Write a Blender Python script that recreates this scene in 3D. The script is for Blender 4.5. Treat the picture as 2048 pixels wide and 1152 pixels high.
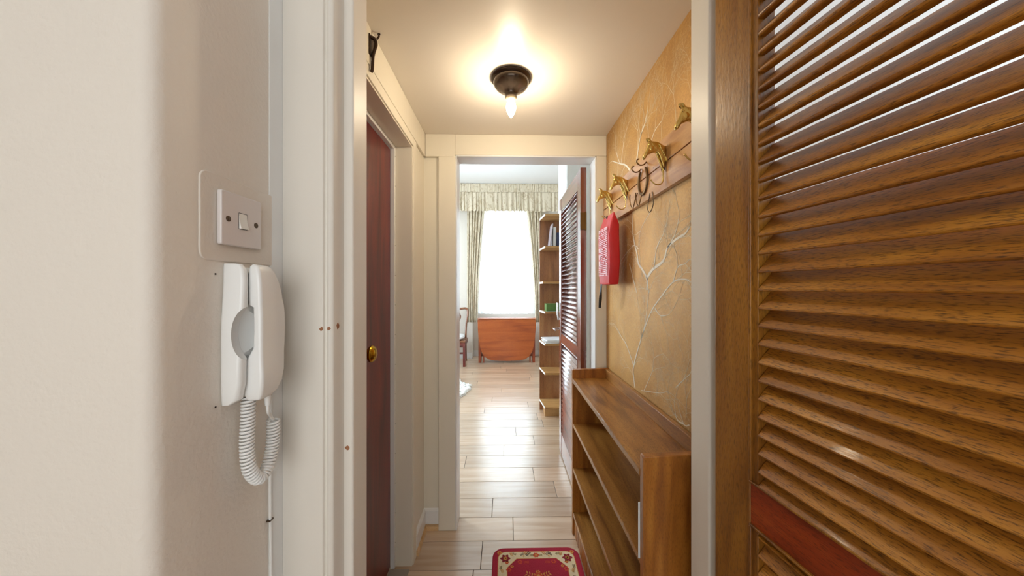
import bpy, bmesh, math, random
from mathutils import Vector, Matrix
R = math.radians
S = bpy.context.scene
for o in list(bpy.data.objects): bpy.data.objects.remove(o)
C = S.collection
# ------------------------------------------------------------------ camera, sky, light, exposure
EYE = 1.32
cam_d = bpy.data.cameras.new('camera'); cam = bpy.data.objects.new('camera', cam_d); C.objects.link(cam)
cam_d.sensor_width = 36.0; cam_d.lens = 36.0*670/2048; cam_d.clip_start = .02
cam.location = (0, 0, EYE); cam.rotation_euler = (R(90), 0, -math.atan(14/670))
S.camera = cam
S.view_settings.view_transform = 'Standard'; S.view_settings.look = 'None'
S.view_settings.exposure = 0.25; S.view_settings.gamma = 1.0; S.view_settings.use_curve_mapping = False
W = bpy.data.worlds.new('sky'); S.world = W; W.use_nodes = True
bg = W.node_tree.nodes['Background']
bg.inputs[0].default_value = (0.86, 0.94, 1.0, 1); bg.inputs[1].default_value = 1.15

def sky_light(name, loc, rot, sx, sy, power, col=(0.88, 0.95, 1.0)):
    l = bpy.data.lights.new(name, 'AREA'); l.shape = 'RECTANGLE'; l.size = sx; l.size_y = sy
    l.energy = power; l.color = col
    o = bpy.data.objects.new(name, l); C.objects.link(o); o.location = loc; o.rotation_euler = rot
    return o
# daylight at the far and side windows; back and left lamps are added fill (each lamp sits outside its own pane)
sky_light('fill_light_back', (0.05, -1.78, 1.45), (R(90), 0, 0), 2.0, 1.7, 17, (1.0, 0.97, 0.93))  # added fill lamp behind the viewer, lights the face of the near louvre door
sky_light('daylight_side', (1.68, -0.05, 1.75), (0, R(90), 0), 1.3, 1.4, 9)
sky_light('daylight_window', (0.0, 6.86, 1.95), (R(-90), 0, 0), 1.1, 2.2, 62, (0.78, 0.91, 1.0))
sky_light('fill_light_left', (-2.42, 4.0, 1.7), (0, R(-90), 0), 1.9, 2.2, 125, (0.78, 0.90, 1.0))  # added fill lamp, brightens the far room and the far louvre slats

# ------------------------------------------------------------------ materials
def new_mat(name):
    m = bpy.data.materials.new(name); m.use_nodes = True
    nt = m.node_tree; b = nt.nodes['Principled BSDF']
    return m, nt, b
def srgb(r, g, b):
    f = lambda c: (c/255/12.92) if c/255 <= .04045 else ((c/255+.055)/1.055)**2.4
    return (f(r), f(g), f(b), 1)
def plain(name, col, rough=.5, metal=0, bump=0, bscale=60, var=0.06, coat=0, vscale=3):
    m, nt, b = new_mat(name)
    tc = nt.nodes.new('ShaderNodeTexCoord')
    n = nt.nodes.new('ShaderNodeTexNoise'); n.inputs['Scale'].default_value = vscale; n.inputs['Detail'].default_value = 4
    nt.links.new(tc.outputs['Object'], n.inputs['Vector'])
    mx = nt.nodes.new('ShaderNodeMix'); mx.data_type = 'RGBA'
    mx.inputs['A'].default_value = col
    mx.inputs['B'].default_value = (col[0]*(1-var*2), col[1]*(1-var*2), col[2]*(1-var*2), 1)
    nt.links.new(n.outputs['Fac'], mx.inputs['Factor'])
    nt.links.new(mx.outputs['Result'], b.inputs['Base Color'])
    b.inputs['Roughness'].default_value = rough; b.inputs['Metallic'].default_value = metal
    b.inputs['Coat Weight'].default_value = coat; b.inputs['Coat Roughness'].default_value = .08
    if bump:
        n2 = nt.nodes.new('ShaderNodeTexNoise'); n2.inputs['Scale'].default_value = bscale; n2.inputs['Detail'].default_value = 5
        nt.links.new(tc.outputs['Object'], n2.inputs['Vector'])
        bp = nt.nodes.new('ShaderNodeBump'); bp.inputs['Strength'].default_value = bump; bp.inputs['Distance'].default_value = .002
        nt.links.new(n2.outputs['Fac'], bp.inputs['Height']); nt.links.new(bp.outputs['Normal'], b.inputs['Normal'])
    return m
def wood(name, c1, c2, c3, axis='X', rough=.3, coat=.3, scale=1.0, pores=.6, bump=.25, coat_ior=1.5):
    """grain stretched along axis; c1 dark, c2 mid, c3 light"""
    m, nt, b = new_mat(name); L = nt.links.new
    tc = nt.nodes.new('ShaderNodeTexCoord')
    def mapped(long, cross):
        mp = nt.nodes.new('ShaderNodeMapping')
        v = [cross]*3; v['XYZ'.index(axis)] = long
        mp.inputs['Scale'].default_value = [k*scale for k in v]
        L(tc.outputs['Object'], mp.inputs['Vector']); return mp
    a = mapped(1.6, 14); n = nt.nodes.new('ShaderNodeTexNoise'); n.inputs['Scale'].default_value = 1.6; n.inputs['Detail'].default_value = 7
    n.inputs['Distortion'].default_value = .8; L(a.outputs[0], n.inputs['Vector'])
    r = nt.nodes.new('ShaderNodeValToRGB'); e = r.color_ramp.elements
    e[0].position = .3; e[0].color = c1; e[1].position = .72; e[1].color = c3
    k = e.new(.5); k.color = c2
    L(n.outputs['Fac'], r.inputs['Fac'])
    p = mapped(95, 620); n2 = nt.nodes.new('ShaderNodeTexNoise'); n2.inputs['Scale'].default_value = 1; n2.inputs['Detail'].default_value = 2
    L(p.outputs[0], n2.inputs['Vector'])
    r2 = nt.nodes.new('ShaderNodeValToRGB'); e = r2.color_ramp.elements
    e[0].position = .50; e[0].color = (0, 0, 0, 1); e[1].position = .68; e[1].color = (1, 1, 1, 1)
    L(n2.outputs['Fac'], r2.inputs['Fac'])
    ml = nt.nodes.new('ShaderNodeMath'); ml.operation = 'MULTIPLY'; ml.inputs[1].default_value = pores
    L(r2.outputs['Color'], ml.inputs[0])
    mx = nt.nodes.new('ShaderNodeMix'); mx.data_type = 'RGBA'
    L(ml.outputs[0], mx.inputs['Factor']); L(r.outputs['Color'], mx.inputs['A'])
    mx.inputs['B'].default_value = (c1[0]*.25, c1[1]*.25, c1[2]*.3, 1)
    L(mx.outputs['Result'], b.inputs['Base Color'])
    b.inputs['Roughness'].default_value = rough
    b.inputs['Coat Weight'].default_value = coat; b.inputs['Coat Roughness'].default_value = .12; b.inputs['Coat IOR'].default_value = coat_ior
    n3 = nt.nodes.new('ShaderNodeTexNoise'); n3.inputs['Scale'].default_value = 1; n3.inputs['Detail'].default_value = 3
    p3 = mapped(60, 200); L(p3.outputs[0], n3.inputs['Vector'])
    bp = nt.nodes.new('ShaderNodeBump'); bp.inputs['Strength'].default_value = bump; bp.inputs['Distance'].default_value = .0012
    L(n3.outputs['Fac'], bp.inputs['Height']); L(bp.outputs['Normal'], b.inputs['Normal']); L(bp.outputs['Normal'], b.inputs['Coat Normal'])
    return m

M = {}
M['cream'] = plain('cream_gloss_paint', srgb(230, 223, 206), .32, bump=.12, bscale=25, var=.02)
M['hall_cream'] = plain('hall_cream_paint', srgb(232, 226, 216), .42, bump=.12, bscale=25, var=.02)
M['white'] = plain('white_gloss_paint', srgb(232, 232, 230), .3, bump=.1, bscale=30, var=.02)
M['plaster'] = plain('painted_plaster', srgb(231, 222, 211), .6, bump=.5, bscale=140, var=.02)
M['ceiling'] = plain('ceiling_silk_paint', srgb(230, 222, 210), .38, bump=.12, bscale=60, var=.02)
M['room_white'] = plain('room_white', srgb(235, 235, 234), .6, bump=.1, var=.02)
M['room_wall'] = plain('room_wall', srgb(228, 222, 212), .7, var=.02)
M['plastic'] = plain('white_plastic', srgb(238, 238, 236), .22, var=.0)
M['plate'] = plain('switch_plastic', srgb(225, 218, 215), .28, var=.0)
M['rocker'] = plain('rocker_plastic', srgb(240, 238, 232), .22, var=.0)
M['screw'] = plain('screw_metal', srgb(96, 84, 72), .35, .9)
M['brass'] = plain('polished_brass', srgb(212, 184, 112), .22, 1, bump=.5, bscale=110)
M['olive_brass'] = plain('aged_brass_knob', srgb(190, 150, 45), .22, 1)
M['dark_brass'] = plain('tarnished_brass', srgb(110, 80, 45), .32, 1)
M['bronze'] = plain('dark_bronze', srgb(78, 66, 56), .18, .7)
M['chrome'] = plain('chrome', srgb(220, 220, 222), .15, 1)
M['dark_iron'] = plain('dark_iron', srgb(60, 42, 30), .45, .6)
M['black'] = plain('black_ribbon', srgb(24, 26, 32), .5)
M['red'] = plain('red_nylon', srgb(206, 34, 40), .38, bump=.5, bscale=40, var=.06)
M['print'] = plain('white_print', srgb(244, 205, 215), .5)
M['paper'] = plain('white_paper', srgb(238, 240, 242), .6)
M['blue'] = plain('dark_blue_cloth', srgb(52, 58, 90), .6)
M['green'] = plain('green_card', srgb(92, 128, 60), .6, bump=.6, bscale=60, var=.2, vscale=40)
M['clear'] = plain('pale_plastic', srgb(196, 188, 196), .15)
M['gap'] = plain('dark_gap', srgb(28, 22, 18), .8)
M['chip'] = plain('bare_wood_chip', srgb(176, 120, 84), .8, bump=.6, bscale=300, var=.2, vscale=200)
M['groove'] = plain('shadow_groove_paint', srgb(196, 176, 148), .6)
M['cushion'] = plain('cushion_cotton', srgb(236, 238, 240), .8, bump=.3, bscale=40)
M['print_branch'] = plain('silver_grey_branch_print', srgb(232, 224, 204), .36, var=.05)
M['twig'] = plain('faint_twig_print', srgb(222, 206, 170), .42, var=.05)
M['baseboard'] = M['white']
M['grey_grout'] = plain('grey_line', srgb(150, 140, 130), .7)
# near louvre door: golden brown varnished hardwood
dk, md, lt = srgb(84, 34, 8), srgb(150, 76, 20), srgb(190, 112, 36)
M['louvre_x'] = wood('varnished_hardwood_slats', srgb(134, 78, 18), srgb(172, 110, 30), srgb(202, 140, 46), 'X', .42, .10, pores=.8, bump=.12)
M['louvre_z'] = wood('varnished_hardwood_stile', srgb(104, 58, 14), srgb(146, 94, 26), srgb(170, 116, 36), 'Z', .36, .25, scale=.8, pores=.5, bump=.35)
M['louvre_rail'] = wood('varnished_hardwood_rail', srgb(104, 36, 10), srgb(142, 54, 16), srgb(162, 72, 24), 'X', .38, .15, pores=.5, bump=.15)
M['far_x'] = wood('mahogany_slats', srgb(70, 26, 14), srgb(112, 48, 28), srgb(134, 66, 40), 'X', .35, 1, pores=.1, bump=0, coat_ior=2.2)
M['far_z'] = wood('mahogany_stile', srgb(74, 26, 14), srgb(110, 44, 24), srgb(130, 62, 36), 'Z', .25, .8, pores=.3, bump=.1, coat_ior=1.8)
M['red_door'] = wood('red_mahogany_veneer', srgb(74, 10, 8), srgb(108, 22, 12), srgb(132, 40, 20), 'Z', .32, .12, scale=.7, pores=.3, bump=.04)
M['rack_y'] = wood('oiled_dark_oak', srgb(122, 76, 28), srgb(160, 108, 46), srgb(182, 130, 62), 'Y', .42, .25, pores=.45, bump=.2)
M['rack_z'] = wood('oiled_dark_oak_upright', srgb(122, 68, 20), srgb(164, 102, 36), srgb(186, 126, 52), 'Z', .36, .3, pores=.35, bump=.15)
M['pine'] = wood('varnished_pine', srgb(158, 104, 62), srgb(196, 146, 92), srgb(216, 172, 118), 'Y', .28, .6, pores=.1, bump=.08)
M['teak'] = wood('teak_veneer', srgb(138, 62, 22), srgb(162, 80, 30), srgb(176, 94, 40), 'X', .35, .2, pores=.2, bump=.05, scale=.5)
M['teak_leg'] = wood('teak_leg', srgb(110, 40, 16), srgb(140, 58, 24), srgb(160, 74, 34), 'Z', .4, .2, pores=.2, bump=.05)
M['chair_wood'] = wood('dark_mahogany', srgb(60, 18, 14), srgb(98, 34, 26), srgb(120, 50, 36), 'Z', .35, .3, pores=.2, bump=.05)
M['chair_back'] = wood('brown_mahogany', srgb(96, 54, 30), srgb(134, 84, 54), srgb(150, 100, 66), 'Z', .35, .3, pores=.2, bump=.05)
M['unit_z'] = wood('oak_veneer_panel', srgb(110, 66, 36), srgb(146, 96, 56), srgb(164, 116, 72), 'Z', .4, .2, scale=.6, pores=.3, bump=.05)
M['unit_x'] = wood('oak_veneer_shelf', srgb(150, 106, 60), srgb(186, 142, 88), srgb(206, 166, 110), 'X', .35, .2, scale=.6, pores=.2, bump=.05)
M['quadrant'] = wood('pale_oak_beading', srgb(190, 150, 100), srgb(214, 178, 128), srgb(228, 196, 150), 'X', .4, .2, pores=.2, bump=.05)

def floor_mat():
    m, nt, b = new_mat('light_oak_laminate'); L = nt.links.new
    tc = nt.nodes.new('ShaderNodeTexCoord'); at = nt.nodes.new('ShaderNodeAttribute'); at.attribute_name = 'tone'
    mp = nt.nodes.new('ShaderNodeMapping'); mp.inputs['Scale'].default_value = (1.2, 16, 1)
    ad = nt.nodes.new('ShaderNodeVectorMath'); ad.operation = 'ADD'
    sc = nt.nodes.new('ShaderNodeVectorMath'); sc.operation = 'SCALE'; sc.inputs['Scale'].default_value = 53; L(at.outputs['Color'], sc.inputs[0]); L(tc.outputs['Object'], ad.inputs[0]); L(sc.outputs[0], ad.inputs[1]); L(ad.outputs[0], mp.inputs['Vector'])
    n = nt.nodes.new('ShaderNodeTexNoise'); n.inputs['Scale'].default_value = 2; n.inputs['Detail'].default_value = 6; n.inputs['Distortion'].default_value = .6
    L(mp.outputs[0], n.inputs['Vector'])
    r = nt.nodes.new('ShaderNodeValToRGB'); e = r.color_ramp.elements
    e[0].position = .3; e[0].color = srgb(192, 160, 128); e[1].position = .7; e[1].color = srgb(218, 192, 164)
    L(n.outputs['Fac'], r.inputs['Fac'])
    mx = nt.nodes.new('ShaderNodeMix'); mx.data_type = 'RGBA'; mx.blend_type = 'MULTIPLY'; mx.inputs['Factor'].default_value = .5
    L(r.outputs['Color'], mx.inputs['A']); L(at.outputs['Color'], mx.inputs['B'])
    L(mx.outputs['Result'], b.inputs['Base Color'])
    b.inputs['Roughness'].default_value = .5
    b.inputs['Coat Weight'].default_value = 1; b.inputs['Coat Roughness'].default_value = .22; b.inputs['Coat IOR'].default_value = 2.2
    return m
M['floor'] = floor_mat()
def wallpaper():
    m, nt, b = new_mat('gold_foil_wallpaper'); L = nt.links.new
    tc = nt.nodes.new('ShaderNodeTexCoord')
    n = nt.nodes.new('ShaderNodeTexNoise'); n.inputs['Scale'].default_value = 160; n.inputs['Detail'].default_value = 4
    n2 = nt.nodes.new('ShaderNodeTexNoise'); n2.inputs['Scale'].default_value = 6; n2.inputs['Detail'].default_value = 5
    L(tc.outputs['Object'], n.inputs['Vector']); L(tc.outputs['Object'], n2.inputs['Vector'])
    mm = nt.nodes.new('ShaderNodeMath'); mm.operation = 'ADD'; L(n.outputs['Fac'], mm.inputs[0]); L(n2.outputs['Fac'], mm.inputs[1])
    m2 = nt.nodes.new('ShaderNodeMath'); m2.operation = 'MULTIPLY'; m2.inputs[1].default_value = .5; L(mm.outputs[0], m2.inputs[0])
    r = nt.nodes.new('ShaderNodeValToRGB'); e = r.color_ramp.elements
    e[0].position = .38; e[0].color = srgb(174, 130, 68); e[1].position = .62; e[1].color = srgb(202, 158, 92)
    L(m2.outputs[0], r.inputs['Fac']); L(r.outputs['Color'], b.inputs['Base Color'])
    b.inputs['Roughness'].default_value = .42; b.inputs['Metallic'].default_value = .35
    bp = nt.nodes.new('ShaderNodeBump'); bp.inputs['Strength'].default_value = .15; bp.inputs['Distance'].default_value = .001
    L(n.outputs['Fac'], bp.inputs['Height']); L(bp.outputs['Normal'], b.inputs['Normal'])
    return m
M['wallpaper'] = wallpaper()
def fabric(name, c1, c2):
    m, nt, b = new_mat(name); L = nt.links.new
    tc = nt.nodes.new('ShaderNodeTexCoord')
    mp = nt.nodes.new('ShaderNodeMapping'); mp.inputs['Scale'].default_value = (9, 9, 4.5); mp.inputs['Rotation'].default_value = (0, R(25), 0)
    L(tc.outputs['Object'], mp.inputs['Vector'])
    n = nt.nodes.new('ShaderNodeTexNoise'); n.inputs['Scale'].default_value = 1.6; n.inputs['Detail'].default_value = 3; n.inputs['Distortion'].default_value = 2.2
    L(mp.outputs[0], n.inputs['Vector'])
    r = nt.nodes.new('ShaderNodeValToRGB'); e = r.color_ramp.elements
    e[0].position = .40; e[0].color = c2; e[1].position = .47; e[1].color = c1
    L(n.outputs['Fac'], r.inputs['Fac']); L(r.outputs['Color'], b.inputs['Base Color'])
    b.inputs['Roughness'].default_value = .75; b.inputs['Sheen Weight'].default_value = .2
    return m
M['fabric'] = fabric('cream_leaf_fabric', srgb(214, 202, 178), srgb(190, 174, 146))
def sheer():
    m, nt, b = new_mat('sheer_voile'); L = nt.links.new
    out = nt.nodes['Material Output']; nt.nodes.remove(b)
    t = nt.nodes.new('ShaderNodeBsdfTransparent'); tr = nt.nodes.new('ShaderNodeBsdfTranslucent'); d = nt.nodes.new('ShaderNodeBsdfDiffuse')
    tr.inputs[0].default_value = (.78, .82, .84, 1); d.inputs[0].default_value = (.78, .80, .82, 1)
    a = nt.nodes.new('ShaderNodeMixShader'); a.inputs[0].default_value = .45
    c = nt.nodes.new('ShaderNodeMixShader'); c.inputs[0].default_value = .86
    L(tr.outputs[0], a.inputs[1]); L(d.outputs[0], a.inputs[2]); L(t.outputs[0], c.inputs[1]); L(a.outputs[0], c.inputs[2]); L(c.outputs[0], out.inputs[0])
    return m
M['sheer'] = sheer()
def glass():
    m, nt, b = new_mat('window_glass')
    b.inputs['Base Color'].default_value = (.95, 1, 1, 1); b.inputs['Roughness'].default_value = 0
    b.inputs['Transmission Weight'].default_value = 1; b.inputs['IOR'].default_value = 1.01
    b.inputs['Alpha'].default_value = .15
    return m
M['glass'] = glass()
def emit(name, col, s):
    m, nt, b = new_mat(name)
    b.inputs['Base Color'].default_value = (1, 1, 1, 1)
    b.inputs['Emission Color'].default_value = col; b.inputs['Emission Strength'].default_value = s
    return m
M['bulb'] = emit('lit_bulb', (1, .84, .60, 1), 255)
M['fleece'] = plain('white_fleece', srgb(240, 240, 236), .9, bump=1, bscale=120, var=.03)

# ------------------------------------------------------------------ mesh helpers
class MB:
    def __init__(s): s.b = bmesh.new(); s.mi = 0
    def face(s, pts):
        vs = [s.b.verts.new(p) for p in pts]
        try: f = s.b.faces.new(vs); f.material_index = s.mi; return f
        except ValueError: return None
    def box(s, x0, x1, y0, y1, z0, z1):
        v = [s.b.verts.new((x, y, z)) for x in (x0, x1) for y in (y0, y1) for z in (z0, z1)]
        for q in ((0,1,3,2),(4,6,7,5),(0,4,5,1),(2,3,7,6),(0,2,6,4),(1,5,7,3)):
            f = s.b.faces.new([v[i] for i in q]); f.material_index = s.mi
        return s
    def prism(s, pts, a, b_, axis='Z'):
        """closed outline pts (2-D) extruded from a to b_ along axis"""
        def p3(p, t):
            return {'Z': (p[0], p[1], t), 'Y': (p[0], t, p[1]), 'X': (t, p[0], p[1])}[axis]
        lo = [s.b.verts.new(p3(p, a)) for p in pts]; hi = [s.b.verts.new(p3(p, b_)) for p in pts]
        n = len(pts)
        fs = [s.b.faces.new(lo[::-1]), s.b.faces.new(hi)]
        for i in range(n): fs.append(s.b.faces.new((lo[i], lo[(i+1) % n], hi[(i+1) % n], hi[i])))
        for f in fs: f.material_index = s.mi
        return s
    def loft(s, rings, cap=True):
        rs = [[s.b.verts.new(p) for p in r] for r in rings]; n = len(rs[0])
        for a, b_ in zip(rs, rs[1:]):
            for i in range(n):
                f = s.b.faces.new((a[i], a[(i+1) % n], b_[(i+1) % n], b_[i])); f.material_index = s.mi
        if cap:
            for r in (rs[0][::-1], rs[-1]):
                try: f = s.b.faces.new(r); f.material_index = s.mi
                except ValueError: pass
        return s
    def lathe(s, prof, c=(0, 0, 0), axis='Z', n=32, cap=True):
        rings = []
        for r, t in prof:
            ring = []
            for k in range(n):
                a = 2*math.pi*k/n; u, w = max(r, 1e-5)*math.cos(a), max(r, 1e-5)*math.sin(a)
                p = {'Z': (u, w, t), 'Y': (u, t, w), 'X': (t, u, w)}[axis]
                ring.append((c[0]+p[0], c[1]+p[1], c[2]+p[2]))
            rings.append(ring)
        return s.loft(rings, cap)
    def tube(s, pts, r, n=10, cap=True):
        pts = [Vector(p) for p in pts]; rr = r if isinstance(r, (list, tuple)) else [r]*len(pts)
        rings = []; up = None
        for i, p in enumerate(pts):
            d = (pts[min(i+1, len(pts)-1)] - pts[max(i-1, 0)]).normalized()
            if up is None: up = d.orthogonal().normalized()
            up = (up - d*up.dot(d)); up = up.normalized() if up.length > 1e-6 else d.orthogonal().normalized()
            v = d.cross(up)
            rings.append([p + (up*math.cos(2*math.pi*k/n) + v*math.sin(2*math.pi*k/n))*rr[i] for k in range(n)])
        return s.loft(rings, cap)
    def build(s, name, mats, parent=None, bevel=0, smooth=None, seg=2, subsurf=0):
        b = s.b; bmesh.ops.recalc_face_normals(b, faces=b.faces)
        me = bpy.data.meshes.new(name); b.to_mesh(me); b.free()
        for m in (mats if isinstance(mats, (list, tuple)) else [mats]): me.materials.append(m)
        o = bpy.data.objects.new(name, me); C.objects.link(o)
        if parent is not None: o.parent = parent
        if bevel:
            md = o.modifiers.new('bevel', 'BEVEL'); md.width = bevel; md.segments = seg; md.limit_method = 'ANGLE'; md.angle_limit = R(35)
        if subsurf:
            md = o.modifiers.new('sub', 'SUBSURF'); md.levels = subsurf; md.render_levels = subsurf
        if smooth is None: smooth = bool(bevel or subsurf)
        if smooth:
            for p in me.polygons: p.use_smooth = True
            if not subsurf:
                for e in me.edges: pass
                try: me.set_sharp_from_angle(angle=R(40))
                except Exception: pass
        return o
def struct(o): o['kind'] = 'structure'; return o
def tag(o, label, cat, group=None):
    o['label'] = label; o['category'] = cat
    if group: o['group'] = group
    return o
def thing(name, label, cat, loc=(0, 0, 0), rz=0, group=None, rx=0):
    o = bpy.data.objects.new(name, None); C.objects.link(o); o.location = loc; o.rotation_euler = (rx, 0, rz); o.empty_display_size = .05
    if label: tag(o, label, cat, group)
    return o
def box(name, m, x0, x1, y0, y1, z0, z1, parent=None, bevel=0):
    return MB().box(x0, x1, y0, y1, z0, z1).build(name, m, parent, bevel)

def interp(pts, n):
    """Catmull-Rom through pts, n steps per span"""
    P = [Vector(p) for p in pts]; out = []
    for i in range(len(P)-1):
        a, b, c, d = P[max(i-1, 0)], P[i], P[i+1], P[min(i+2, len(P)-1)]
        for k in range(n):
            t = k/n
            out.append(.5*((2*b) + (c-a)*t + (2*a-5*b+4*c-d)*t*t + (3*b-a-3*c+d)*t**3))
    out.append(P[-1]); return out

# ------------------------------------------------------------------ the shell
CEIL = 2.157; ROOM_CEIL = 3.20; XL = -.445; XR = .558; YF = 1.85; YB = 1.945
# floor: laminate boards laid across the corridor, one mesh, joints cut between boards
random.seed(3)
fl = bmesh.new(); tone = fl.loops.layers.color.new('tone')
rowjoint = {0: -.116, 1: .045, 2: -.076, 4: .203, 6: -.01, 7: .25, 3: .33, 5: -.3, 8: .1}
P_ = .1779; base = 1.5735; gap = .0011; LEN = 1.2
def plank(x0, x1, y0, y1):
    t = random.uniform(.75, 1.0); random.random(); c = (t, t*.985, t*.965, 1)
    x0 += gap; x1 -= gap; y0 += gap; y1 -= gap; e = .0014
    top = [(x0+e, y0+e, 0), (x1-e, y0+e, 0), (x1-e, y1-e, 0), (x0+e, y1-e, 0)]
    bot = [(x0, y0, -.0016), (x1, y0, -.0016), (x1, y1, -.0016), (x0, y1, -.0016)]
    tv = [fl.verts.new(p) for p in top]; bv = [fl.verts.new(p) for p in bot]
    fs = [fl.faces.new(tv)] + [fl.faces.new((bv[i], bv[(i+1) % 4], tv[(i+1) % 4], tv[i])) for i in range(4)]
    for f in fs:
        for l in f.loops: l[tone] = c
for k in range(-18, 29):
    y0 = base + k*P_; y1 = y0 + P_
    j = rowjoint.get(k, random.uniform(-.6, .6))
    if y0 < YB-.06: xa, xb = (-1.75, 1.55) if y0 < .8 else (-.62, 1.55)
    else: xa, xb = -2.35, 1.62
    x = j - LEN*4
    while x < xb:
        a, b_ = max(x, xa), min(x+LEN, xb)
        if b_ - a > .02: plank(a, b_, y0, y1)
        x += LEN
# dark slab beneath the boards
mi_faces = []
v = [fl.verts.new(p) for p in ((-2.4, -1.8, -.003), (1.75, -1.8, -.003), (1.75, 7.0, -.003), (-2.4, 7.0, -.003))]
f = fl.faces.new(v); f.material_index = 1
v2 = [fl.verts.new((p.co.x, p.co.y, -.06)) for p in v]
for q in (v2[::-1], (v[0], v2[0], v2[1], v[1]), (v[1], v2[1], v2[2], v[2]), (v[2], v2[2], v2[3], v[3]), (v[3], v2[3], v2[0], v[0])):
    f = fl.faces.new(q); f.material_index = 1
me = bpy.data.meshes.new('floor'); fl.to_mesh(me); fl.free(); me.materials.append(M['floor']); me.materials.append(M['gap'])
floor = struct(bpy.data.objects.new('floor', me)); C.objects.link(floor)

# corridor ceiling and room ceilings
struct(box('ceiling', M['ceiling'], -.8, .75, .69, 1.93, CEIL, CEIL+.06))
struct(box('ceiling', M['room_white'], -2.4, 1.75, 1.90, 6.9, ROOM_CEIL, ROOM_CEIL+.08))
struct(box('ceiling', M['room_white'], -1.9, 1.75, -1.8, .80, 2.45, 2.53))

# left wall of the near hall: long face along the passage, rounded corner, return wall to the left, raised plaster patch
r_ = .022; mb = MB()
pts = [(-1.75, .438), (XL-.01-r_, .438)]
for k in range(1, 9):
    a = math.pi/2*k/8; pts.append((XL-.01-r_+r_*math.sin(a), .438+r_-r_*math.cos(a)))
pts += [(XL-.01, .69), (XL-.01, .80), (-.53, .80), (-.53, .69), (-1.75, .69)]
mb.prism(pts, 0, 2.45)
o = struct(mb.build('wall_left', M['plaster'], smooth=True))
# raised, painted-over blanking plate around the switch (sits in the plaster as part of the wall)
def rrect(x0, x1, y0, y1, r, n=6):
    out = []
    for cx, cy, a0 in ((x1-r, y1-r, 0), (x0+r, y1-r, 90), (x0+r, y0+r, 180), (x1-r, y0+r, 270)):
        for k in range(n+1):
            a = R(a0+90*k/n); out.append((cx+r*math.cos(a), cy+r*math.sin(a)))
    return out
pp = rrect(.507, .69, 1.363, 1.499, .013)
MB().prism(pp, XL-.0115, XL-.0078, 'X').build('painted_blanking_plate', M['plaster'], o, bevel=.0012)

# corridor left wall with the red door's opening (far side of wall body behind), lintel band
mb = MB()
YA, YZ = .83, 1.605; DH = 1.995
mb.box(-.62, XL, .80, YA, 0, CEIL); mb.box(-.62, XL, YZ, YB, 0, CEIL); mb.box(-.62, XL, YA, YZ, DH, CEIL)
struct(mb.build('wall_left', M['cream']))
# thicker board above the door head and casing beside it
mb = MB()
mb.box(XL, XL+.012, .80, 1.83, 2.035, CEIL)                       # head board
mb.box(XL, XL+.010, YZ, YZ+.052, 0, 2.035); mb.box(XL, XL+.010, YA, YZ, DH, 2.035)
tr = struct(mb.build('trim_1', M['cream'], bevel=.002))
# door lining and stop
mb = MB()
mb.box(-.60, XL+.004, YZ-.006, YZ, 0, DH); mb.box(-.60, XL+.004, YA, YZ-.006, DH-.006, DH)
struct(mb.build('trim_2', M['cream']))
mb = MB(); mb.box(-.537, -.518, YZ-.022, YZ-.006, 0, DH-.006); mb.box(-.537, -.518, YA, YZ-.022, DH-.022, DH-.006)
st = struct(mb.build('trim_3', M['white'], bevel=.002))
mb = MB()
for k in range(14): mb.lathe([(0, 0), (.0022, .0006), (0, .0012)], (-.5181, YZ-.014, .12+k*.14), 'X', 8)
mb.build('nail_head', M['dark_iron'], st); bpy.data.objects['nail_head']['kind'] = 'stuff'

# red door
d3 = thing('door_3', None, None, (-.537, YA, 0)); struct(d3)
mb = MB(); mb.box(-.038, 0, .004, YZ-YA-.024, .012, DH-.024); mb.build('door_leaf', M['red_door'], d3, bevel=.003)
mb = MB()
mb.lathe([(.026, 0), (.026, .004), (.022, .007)], (0, .425, 1.075), 'X', 28)
mb.lathe([(.010, .005), (.010, .022), (.019, .027), (.030, .037), (.0315, .044), (.027, .052), (.015, .058), (0, .060)], (0, .425, 1.075), 'X', 32)
kn = mb.build('door_knob', M['olive_brass'], d3, smooth=True); kn['label'] = 'round brass knob'
box('threshold_strip', M['grey_grout'], 0, .09, 0, YZ-YA-.03, .001, .006, d3)

# far wall of the corridor: base plane, boarded head, casings, opening
OL, OR, OT = -.270, .502, 2.044
mb = MB()
mb.box(-.62, OL, YF, YB, 0, ROOM_CEIL); mb.box(OR, .75, YF, YB, 0, ROOM_CEIL); mb.box(OL, OR, YF, YB, OT, ROOM_CEIL)
mb.box(-2.4, -.62, YF, YB, 0, ROOM_CEIL); mb.box(.75, 1.75, YF, YB, 0, ROOM_CEIL)
struct(mb.build('wall_far', [M['cream']]))
mb = MB()
mb.box(XL+.012, OL, YF-.022, YF, 2.035, CEIL); mb.box(OL-.092, OL, YF-.022, YF, 0, 2.035)
mb.box(OL, XR, YF-.022, YF, OT, CEIL); mb.box(OR, XR, YF-.022, YF, 0, OT)
struct(mb.build('trim_4', M['cream'], bevel=.0025))
mb = MB()     # inner lining of the opening with a door stop
mb.box(OL, OL+.008, YF-.022, YB, 0, OT); mb.box(OR-.008, OR, YF-.022, YB, 0, OT); mb.box(OL, OR, YF-.022, YB, OT-.008, OT)
struct(mb.build('trim_5', M['white'], bevel=.0015))
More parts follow.
